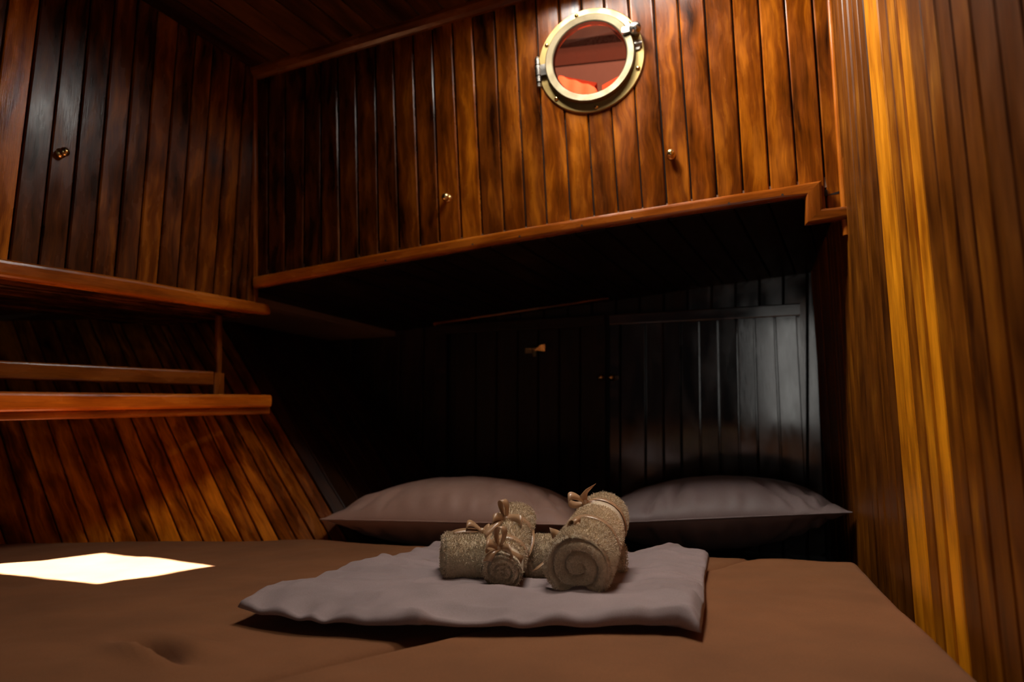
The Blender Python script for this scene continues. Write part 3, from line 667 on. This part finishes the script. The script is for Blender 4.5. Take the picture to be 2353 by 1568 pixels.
def surf_left(x, y, r):
    z = .005 * fbm(x * 3.1, y * 3.1, 1.7) + .0025 * fbm(x * 9, y * 9, 4.2)
    u_ = (x - dent[0]) * .80 + (y - dent[1]) * -.60; w_ = (x - dent[0]) * .60 + (y - dent[1]) * .80
    z -= .024 * math.exp(-(u_ / .045) ** 2 - (w_ / .011) ** 2)
    z += .012 * math.exp(-(u_ / .055) ** 2 - ((w_ + .02) / .014) ** 2) + .007 * math.exp(-(u_ / .06) ** 2 - ((w_ - .03) / .016) ** 2)
    return z
def surf_right(x, y, r):
    d = (x - SE0[0]) * -.71 + (y - SE0[1]) * .70
    return .0035 * fbm(x * 4, y * 4, 8.7) + .0018 * fbm(x * 2 + y * 9, y * 3 - x * 9, 2.2)
eps = unit(V(-.7, .72, 0)) * .004
Lm = coons([SE0 + eps, SE1 + eps], [SE1 + eps, bed(1400, 1272), bed(1010, 1258), bed(745, 1236)], [V(-1.55, 1.44, 0), bed(0, 1247), bed(350, 1244), bed(745, 1236)], [SE0 + eps, V(-1.55, 1.44, 0)], 250, 200)
mat_l = slab_cloth('mattress', BEDCLOTH, Lm, 0.0, -.07, .02, surf_left)
tag(mat_l, 'large brown sheeted mattress at the left with a white patch of sunlight', 'mattress', group='brown sheeted berth mattresses')
sR = bed(1740, 1283, ZR)
Rm = coons([SE0 - eps, sR - eps], [sR, bed(1862, 1286, ZR), bed(1970, 1291, ZR)], [V(.08, -.25, ZR), V(.235, .2, ZR), bed(2270, 1568, ZR), bed(2175, 1480, ZR), bed(2080, 1400, ZR), bed(2020, 1340, ZR), bed(1970, 1291, ZR)], [SE0 - eps, V(.08, -.25, ZR)], 90, 90)
mat_r = slab_cloth('mattress', BEDCLOTH, Rm, ZR, -.07, .014, surf_right)
tag(mat_r, 'brown sheeted mattress at the right, raised along its diagonal seam', 'mattress', group='brown sheeted berth mattresses')

# ------------------------------------------------------------------ pillows
PILLOW_SHADE = cloth('shaded_mauve_pillow_cotton', (.17, .122, .118), rough=.5)  # cotton darkened so the right pillow carries the recess shade
def pillow(label, pL, pR, depth, ht, hb, seed, folds, back_tilt=.0, PILLOWC=PILLOWC):
    root = thing('pillow', label, 'pillow', 'taupe pillows in the recess')
    X = unit(pR - pL); Y = unit(V(-X[1], X[0], 0)); Y = Y if Y[1] > 0 else -Y; Y = unit(Y + V(0, 0, back_tilt)); Z = unit(np.cross(X, Y)); Z = Z if Z[2] > 0 else -Z
    a = np.linalg.norm(pR - pL) / 2; b = depth / 2; c = (pL + pR) / 2 + Y * b
    nu, nv = 120, 70
    def pos(s, t, side):
        x = a * s * (1 - .045 * (1 - t * t)); y = b * t * (1 - .07 * (1 - s * s) * (1 if t > 0 else .35))
        f = max(0, 1 - abs(s) ** 2.3) ** .72 * max(0, 1 - abs(t) ** 2.4) ** .62
        h = (ht if side > 0 else -hb) * f
        w = 0
        e = 1 - abs(t); es = 1 - abs(s)
        w += .006 * math.exp(-e * 4) * math.sin(s * 38 + 3 * fbm(s * 4, seed, 1)) * (1 - s ** 6) * min(1, e * 6)
        w += .008 * math.exp(-es * 5) * math.sin(t * 16 + seed) * min(1, es * 6)
        for (s0, t0, s1, t1, dp, wd) in folds:
            dx, dy = s1 - s0, t1 - t0; L2 = dx * dx + dy * dy; k = max(0, min(1, ((s - s0) * dx + (t - t0) * dy) / L2))
            d = math.hypot((s - s0 - k * dx) * 1.6, t - t0 - k * dy); w -= 2.2 * dp * math.exp(-(d / wd) ** 2) * math.sin(math.pi * (.1 + .8 * k))
        w += .003 * fbm(s * 3 + seed, t * 3, seed)
        h += w * min(1, f * 3) * (1 if side > 0 else -1)
        return c + X * x + Y * y + Z * h
    S = [math.sin(math.pi / 2 * v) for v in np.linspace(-1, 1, nu)]; T = [math.sin(math.pi / 2 * v) for v in np.linspace(-1, 1, nv)]
    mb = MB(); mb.grid([[pos(s, t, 1) for t in T] for s in S]); mb.grid([[pos(s, t, -1) for t in T] for s in S])
    mb.build('cover', PILLOWC, root, smooth=True, weld=True)
    mb = MB(); rim = [pos(s, -1, 1) for s in S] + [pos(1, t, 1) for t in T[1:]] + [pos(s, 1, 1) for s in S[-2::-1]] + [pos(-1, t, 1) for t in T[-2:0:-1]]
    rings = []
    for k, p in enumerate(rim):
        tg = unit(rim[(k + 1) % len(rim)] - rim[k - 1]); sd = unit(np.cross(tg, Z)); rings.append([p + sd * q * .0022 + Z * w_ * .0016 for q, w_ in ((1, 0), (0, 1), (-1, 0), (0, -1))])
    mb.grid(rings, closed_u=True, closed_v=True); mb.build('seam', PILLOWC, root, smooth=True)
    place(root, c); return root
pillow('taupe pillow at the left of the recess, behind the towels', at(735, 1194, 1.52), at(1316, 1207, 1.39), .34, .088, .075, 3.1,
       [(-.75, -.9, -.6, -.55, .004, .05), (-.5, -.95, -.45, -.5, .004, .05), (.35, -.9, .3, -.3, .004, .06), (.75, -.95, .62, -.3, .006, .06), (.9, -.6, .7, .1, .006, .06)])
pillow('taupe pillow with shade in its cloth colour, at the right of the recess, by the right wall', at(1345, 1205, 1.46), at(1958, 1178, 1.325), .32, .078, .08, 7.7,
       [(.32, -.1, .62, -.95, .008, .05), (.55, -.2, .78, -.95, .007, .05), (.72, -.2, .9, -.8, .009, .05), (-.5, -.95, -.42, -.4, .007, .05), (-.28, -.95, -.22, -.3, .005, .05), (.8, -.95, .95, -.4, .01, .05)], PILLOWC=PILLOW_SHADE)

# ------------------------------------------------------------------ folded cover on the bed
FLc, FRc, BRc, BLc = bed(545, 1406, .012), bed(1612, 1467, .012), bed(1631, 1291, .012), bed(1005, 1264, .012)
front = [FLc, bed(600, 1424, .010), bed(720, 1441, .010), bed(860, 1452, .010), bed(960, 1462, .008), bed(1000, 1449, .012), bed(1200, 1456, .010), bed(1360, 1453, .012), bed(1440, 1460, .009), bed(1500, 1452, .012), bed(1560, 1460, .01), FRc]
backe = [BLc, bed(1200, 1278, .012), bed(1400, 1300, .012), bed(1470, 1289, .012), bed(1530, 1278, .012), bed(1580, 1283, .012), BRc]
Sg = coons(front, [FRc, bed(1622, 1400, .012), bed(1620, 1340, .012), BRc], backe, [FLc, bed(640, 1372, .012), bed(830, 1314, .012), bed(930, 1290, .012), BLc], 190, 150)
CX0 = (FLc + FRc + BRc + BLc) / 4
SFX = unit(FRc - FLc)[:2]; SFY = V(-SFX[1], SFX[0])
def ridge(x): return 1 - abs(x) * 2
cr_rng = random.Random(5); CREASES = []
for k in range(26):
    a_ = cr_rng.choice([0.15, 0.3, -.2, 1.1, 2.3, .05]) + cr_rng.uniform(-.25, .25); s0, t0 = cr_rng.uniform(-.24, .24), cr_rng.uniform(-.14, .22); l_ = cr_rng.uniform(.05, .16)
    CREASES.append((s0, t0, s0 + math.cos(a_) * l_, t0 + math.sin(a_) * l_, cr_rng.choice([1, 1, -1]) * cr_rng.uniform(.003, .006), cr_rng.uniform(.005, .010)))
def surf_sheet(x, y, r):
    s = (x - CX0[0]) * SFX[0] + (y - CX0[1]) * SFX[1]; t = (x - CX0[0]) * SFY[0] + (y - CX0[1]) * SFY[1]
    wx = fbm(s * 5, t * 5, 3.3) * .3
    z = .0052 * ridge(fbm(s * 4 + wx, t * 13 + wx, 5.1, 2)) + .0026 * ridge(fbm(s * 17 - t * 9, t * 17 + s * 5, 9.1, 2)) - .005
    z += .012 * math.exp(-((t + .185) / .042) ** 2) * (.8 + .5 * fbm(s * 7, 1.2, 2))      # rolled fold along the front
    z += .006 * math.exp(-((s - .20) / .03) ** 2)
    z += .006 * math.exp(-((s - .17) / .05) ** 2 - ((t - .21) / .03) ** 2)
    z -= .008 * math.exp(-(s / .17) ** 2 - ((t - .04) / .12) ** 2); z += .004 * fbm(s * 9 + t * 3, t * 16 - s * 4, 12.5, 2)                          # pressed down by the towels
    for (a0, b0, a1, b1, dp, wd) in CREASES:
        dx, dy = a1 - a0, b1 - b0; k = max(0, min(1, ((s - a0) * dx + (t - b0) * dy) / (dx * dx + dy * dy))); d = math.hypot(s - a0 - k * dx, t - b0 - k * dy)
        if d < .04: z += dp * math.sin(math.pi * (.05 + .9 * k)) * math.exp(-(d / wd) ** 2)
    e = math.exp(-r / .02)
    z += .0045 * e * math.sin(s * 95 + 4 * fbm(s * 9, t * 2, 1)) * (1 if t < -.15 else .35)
    return z
sheet = slab_cloth('folded_cover', MAUVE, Sg, .0285, .014, .011, surf_sheet, under=.045)
tag(sheet, 'folded mauve grey cotton cover lying square on the brown mattresses', 'bed cover')

# ------------------------------------------------------------------ towels
def frame(a):
    z = unit(a); x = unit(np.cross(V(0, 0, 1), z)); y = np.cross(z, x); return x, (y if y[2] > 0 else -y), z
def sag(z): return z
def towel(label, A, B, rA, rB, turns, seed, bald=(), rise=None, flat=.94, ribs=()):
    root = thing('rolled_towel', label, 'towel', 'ribbon tied towel rolls on the folded cover')
    X, Y, Zx = frame(B - A); Lg = np.linalg.norm(B - A); rs = np.random.default_rng(seed)
    def bend(t): return Y * (rise(t) if rise else 0.0)
    def rad(t, ph): 
        r = rA + (rB - rA) * t
        return r * (1 + .03 * fbm(t * 4 + seed, math.cos(ph) * 1.2, math.sin(ph) * 1.2) - .02 * math.exp(-((t - .5) / .1) ** 2))
    def pt(t, ph, k=1.0):
        r = rad(t, ph) * k
        # flatter underneath
        yy = math.sin(ph); yy = yy if yy > -.8 else -.8 - (abs(yy) - .8) * .3
        return A + Zx * (Lg * t) + bend(t) + X * (r * math.cos(ph)) + Y * (r * yy * flat)
    nt_, npn = 46, 64
    mb = MB()
    ts = np.linspace(0, 1, nt_)
    P = [[pt(t, 2 * math.pi * k / npn, 1 - .08 * max(0, 1 - min(t, 1 - t) / .05) ** 2) for k in range(npn)] for t in ts]
    mb.grid(P, closed_v=True)
    # rolled ends: a spiral of raised layers
    for end, t0, sg in ((0, 0.0, -1), (1, 1.0, 1)):
        rows = []
        nr = 40
        for i in range(nr + 1):
            k = .92 * (1 - i / nr); row = []
            for j in range(npn):
                ph = 2 * math.pi * j / npn
                q = k * turns - ph / (2 * math.pi) * (1 if sg < 0 else -1)
                g = abs((q % 1.0) - .5) * 2
                dep = -.011 * (g ** 4) * min(1, k * 4) * (1 if k < .9 else .2) - .003 * (1 - k) + .0012 * fbm(math.cos(ph) * k * 6, math.sin(ph) * k * 6, seed)
                row.append(pt(t0, ph, max(k, .004)) + Zx * (sg * (dep + .004 * math.sin(math.pi * min(1, (1 - k) * 3) / 2))))
            rows.append(row)
        mb.grid(rows, closed_v=True)
    # terry loops standing off the cloth
    def blade(p, nrm, ln, w):
        j = rs.normal(0, .55, 3); d = unit(nrm + j * .75 + V(0, 0, -.12)); s = unit(np.cross(d, rs.normal(0, 1, 3))) * w
        tip = p + d * ln + V(*(rs.normal(0, .0006, 3)))
        md = p + d * ln * .55 + nrm * ln * .12
        b = len(mb.v); mb.v += [tuple(p - s), tuple(p + s), tuple(md + s * .9), tuple(md - s * .9), tuple(tip)]
        for f in ([b, b + 1, b + 2, b + 3], [b + 3, b + 2, b + 4]):
            mb.f.append(f); mb.uv.append([(0, 0)] * len(f)); mb.t.append((1, .5, .5)); mb.m.append(0)
    cnt = int(2 * math.pi * (rA + rB) / 2 * Lg * 7.5e5)
    for _ in range(cnt):
        t = rs.random(); ph = rs.random() * 2 * math.pi
        if math.sin(ph) < -.72 or any(a <= t <= b2 for a, b2 in bald): continue
        nrm = unit(X * math.cos(ph) + Y * math.sin(ph)); blade(pt(t, ph), nrm, rs.uniform(.0022, .0045), .00035)
    for sg, t0 in ((-1, 0.0), (1, 1.0)):
        for _ in range(int(math.pi * rA * rA * 9e5)):
            k = math.sqrt(rs.random()) * 1.0; ph = rs.random() * 2 * math.pi; q = k * turns - ph / (2 * math.pi) * (1 if sg < 0 else -1); g = abs((q % 1.0) - .5) * 2
            if g > .72 and k < .84: continue
            p = pt(t0, ph, k) + Zx * sg * (.003 - .011 * g ** 4); nrm = unit(Zx * sg * (1 if k < .85 else .8) + (X * math.cos(ph) + Y * math.sin(ph)) * max(0, (k - .8) * 6)); p = p - Zx * sg * max(0, k - .92) * rA * 2; blade(p, nrm, rs.uniform(.0016, .0032) if k < .84 else rs.uniform(.002, .0042), .00035)
    mb.build('roll', TERRY, root, smooth=False)
    return root, pt, (X, Y, Zx, Lg, A)
def woven(root, pt, t0, t1, k=1.05, ribs=8, material=None, name='woven_band'):
    mb = MB(); n = ribs * 4
    mb.grid([[pt(t0 + (t1 - t0) * i / n, 2 * math.pi * j / 72, k + .012 * math.sin(i * math.pi / 2)) for j in range(72)] for i in range(n + 1)], closed_v=True)
    return mb.build(name, material or BAND, root, smooth=True)
def strip(mb, pts, wdirs, width):
    P = []
    for k, (p, w) in enumerate(zip(pts, wdirs)):
        tp = 1.0
        P.append([p - unit(w) * width / 2 * tp, p + unit(w) * width / 2 * tp])
    mb.grid(P)
def ribbon_ring(root, pt, fr, t, tilt=.0, k=1.055, width=.0125):
    X, Y, Zx, Lg, A = fr; mb = MB(); N_ = 72; rows = []
    for j in range(N_):
        ph = 2 * math.pi * j / N_; dt = tilt * math.cos(ph); rows.append([pt(t + dt - width / 2 / Lg, ph, k + .02), pt(t + dt + width / 2 / Lg, ph, k + .02)])
    mb.grid(rows, closed_u=True)
    o = mb.build('ribbon', RIBBON, root, smooth=True); so = o.modifiers.new('thickness', 'SOLIDIFY'); so.thickness = .0006; return o
def bow(ring, c, loops, tails, kn=.005, width=.0135):
    """loops: (direction, lift direction, length, height, width direction); tails: lists of points and a width direction"""
    mb = MB()
    for d, upd, Lp, h, w in loops:
        d = unit(d); upd = unit(upd); pts = []; ws = []
        for t in np.linspace(.02, .98, 26):
            pts.append(c + d * Lp * math.sin(math.pi * t) + upd * (h * (.5 * math.sin(2 * math.pi * t) + .35 * math.sin(math.pi * t)))); ws.append(unit(w) * (.45 + .55 * math.sin(math.pi * t)))
        P = [[p - w_ * width / 2, p + w_ * width / 2] for p, w_ in zip(pts, ws)]; mb.grid(P)
    for pts, w0, w1 in tails:
        q = pl([c] + pts, 18); sm = []
        for i in range(len(q)): sm.append(sum(q[max(0, i - 3):i + 4]) / len(q[max(0, i - 3):i + 4]) if 0 < i < len(q) - 1 else q[i])
        P = []
        for i, p in enumerate(sm):
            t = i / (len(sm) - 1); w = unit(unit(w0) * (1 - t) + unit(w1) * t); wd = width * (.45 + .55 * min(1, t * 3)); P.append([p - w * wd / 2, p + w * wd / 2 + (unit(sm[-1] - sm[-2]) * width * .35 if i == len(sm) - 1 else 0)])
        mb.grid(P)
    ball(mb, c, kn, V(0, 0, 1), .85, 12)
    o = mb.build('bow', RIBBON, ring, smooth=True); so = o.modifiers.new('thickness', 'SOLIDIFY'); so.thickness = .0005; return o
UPZ = V(0, 0, 1)
# the roll lying across, under the other two
tA, tB = at(1022, 1282, .955), at(1420, 1284, 1.0)
tw, pt, fr = towel('grey beige towel roll lying across under the two other rolls', tA, tB, .0345, .033, 3.2, 11, bald=((.22, .26), (.60, .70)), flat=.95)
woven(tw, pt, .59, .71, 1.03, 9)
rg_ = ribbon_ring(tw, pt, fr, .24); X, Y, Zx, Lg, A = fr
c = pt(.20, math.pi / 2, 1.12)
bow(rg_, c, [(-Zx, UPZ, .022, .014, V(0, .7, .6)), (Zx, UPZ, .012, .008, V(0, .7, .6))], [([c - Zx * .02 + UPZ * .001, c - Zx * .034 + UPZ * .000, c - Zx * .042 - UPZ * .003], V(0, 1, .4), V(0, 1, .3))])
rg_ = ribbon_ring(tw, pt, fr, .66, width=.009)
c = pt(.62, math.pi * .62, 1.12)
bow(rg_, c, [(Zx, UPZ, .012, .006, X)], [([at(1290, 1232, .95), at(1268, 1226, .94)], X, UPZ), ([at(1272, 1272, .90), at(1258, 1285, .885), at(1232, 1308, .875)], X, unit(V(1, 0, .5)))])
place(tw, (tA + tB) / 2 - V(0, 0, .03))
# the small roll leaning on it
tA, tB = at(1153, 1313, .862), at(1190, 1190, .995)
tw, pt, fr = towel('small beige towel roll with two bows, leaning left of the big roll', tA, tB, .0255, .0245, 3.0, 23, bald=((.0, .13), (.26, .31), (.66, .71)), flat=.98)
woven(tw, pt, -.005, .13, 1.03, 2, name='hem')
rg_ = ribbon_ring(tw, pt, fr, .28); X, Y, Zx, Lg, A = fr
c = at(1147, 1262, .868)
bow(rg_, c, [(UPZ + V(-.05, 0, 0), V(.8, -.6, 0), .028, .013, V(.55, .8, 0)), (V(-.8, -.5, .1), V(0, -.6, .8), .019, .012, V(.1, .6, .8)), (V(.7, -.6, -.2), V(0, -.6, .8), .022, .012, V(-.2, .55, .8))], [([at(1132, 1268, .855), at(1122, 1286, .85)], V(1, 0, 0), V(1, 0, .3)), ([at(1165, 1272, .855), at(1196, 1288, .86)], UPZ, UPZ)])
rg_ = ribbon_ring(tw, pt, fr, .68)
c = at(1163, 1193, .945)
bow(rg_, c, [(UPZ + V(-.3, 0, 0), V(.8, -.6, 0), .027, .010, V(.6, .8, .1)), (V(.75, -.65, -.3), V(0, -.3, .9), .030, .012, V(.15, .35, .9)), (V(-.8, -.4, -.3), V(0, -.3, .9), .022, .012, V(.1, .4, .9))], [([at(1140, 1205, .93), at(1116, 1228, .92)], V(0, 1, .5), V(0, .6, .8)), ([at(1200, 1200, .96), at(1224, 1215, .96), at(1218, 1262, .93), at(1200, 1287, .91)], V(0, .6, .8), V(1, 0, .2))])
place(tw, tA - V(0, 0, .025))
# the big roll
tA, tB = at(1328, 1306, .815), at(1388, 1186, 1.015)
tw, pt, fr = towel('big beige towel roll with two bows, nearest the viewer at right', tA, tB, .0400, .0345, 2.6, 37, bald=((.36, .40), (.66, .80),), flat=.99)
woven(tw, pt, .655, .80, 1.02, 12)
rg_ = ribbon_ring(tw, pt, fr, .375, tilt=.02); X, Y, Zx, Lg, A = fr
c = at(1306, 1236, .855)
bow(rg_, c, [(V(.25, .1, .8), V(.6, -.7, 0), .024, .010, V(.7, .6, .2)), (V(.75, -.2, .5), V(0, -.5, .6), .020, .009, V(-.4, .5, .7)), (V(-.5, -.3, -.6), V(-.5, -.5, .4), .014, .007, V(.6, .1, .6))], [([at(1340, 1243, .835), at(1366, 1256, .825)], V(0, .7, .5), V(0, .6, .7)), ([at(1292, 1252, .86), at(1284, 1262, .86)], V(.7, 0, .3), V(.7, 0, .3))])
rg_ = ribbon_ring(tw, pt, fr, .80, tilt=.02)
c = at(1346, 1156, .965)
bow(rg_, c, [(V(-.9, -.3, .05), V(0, -.35, .9), .027, .013, V(0, .5, .85)), (V(.6, -.5, -.3), UPZ, .012, .006, V(.2, .8, .2))], [([at(1338, 1140, .965), at(1355, 1121, .965)], V(.8, .3, .3), V(.8, .3, .3)), ([at(1362, 1174, .955), at(1397, 1200, .95)], V(.5, .2, .7), V(.5, .2, .7)), ([at(1372, 1163, .96), at(1394, 1177, .96)], V(.2, .2, .8), V(.2, .2, .8))])
place(tw, tA - V(0, 0, .04))
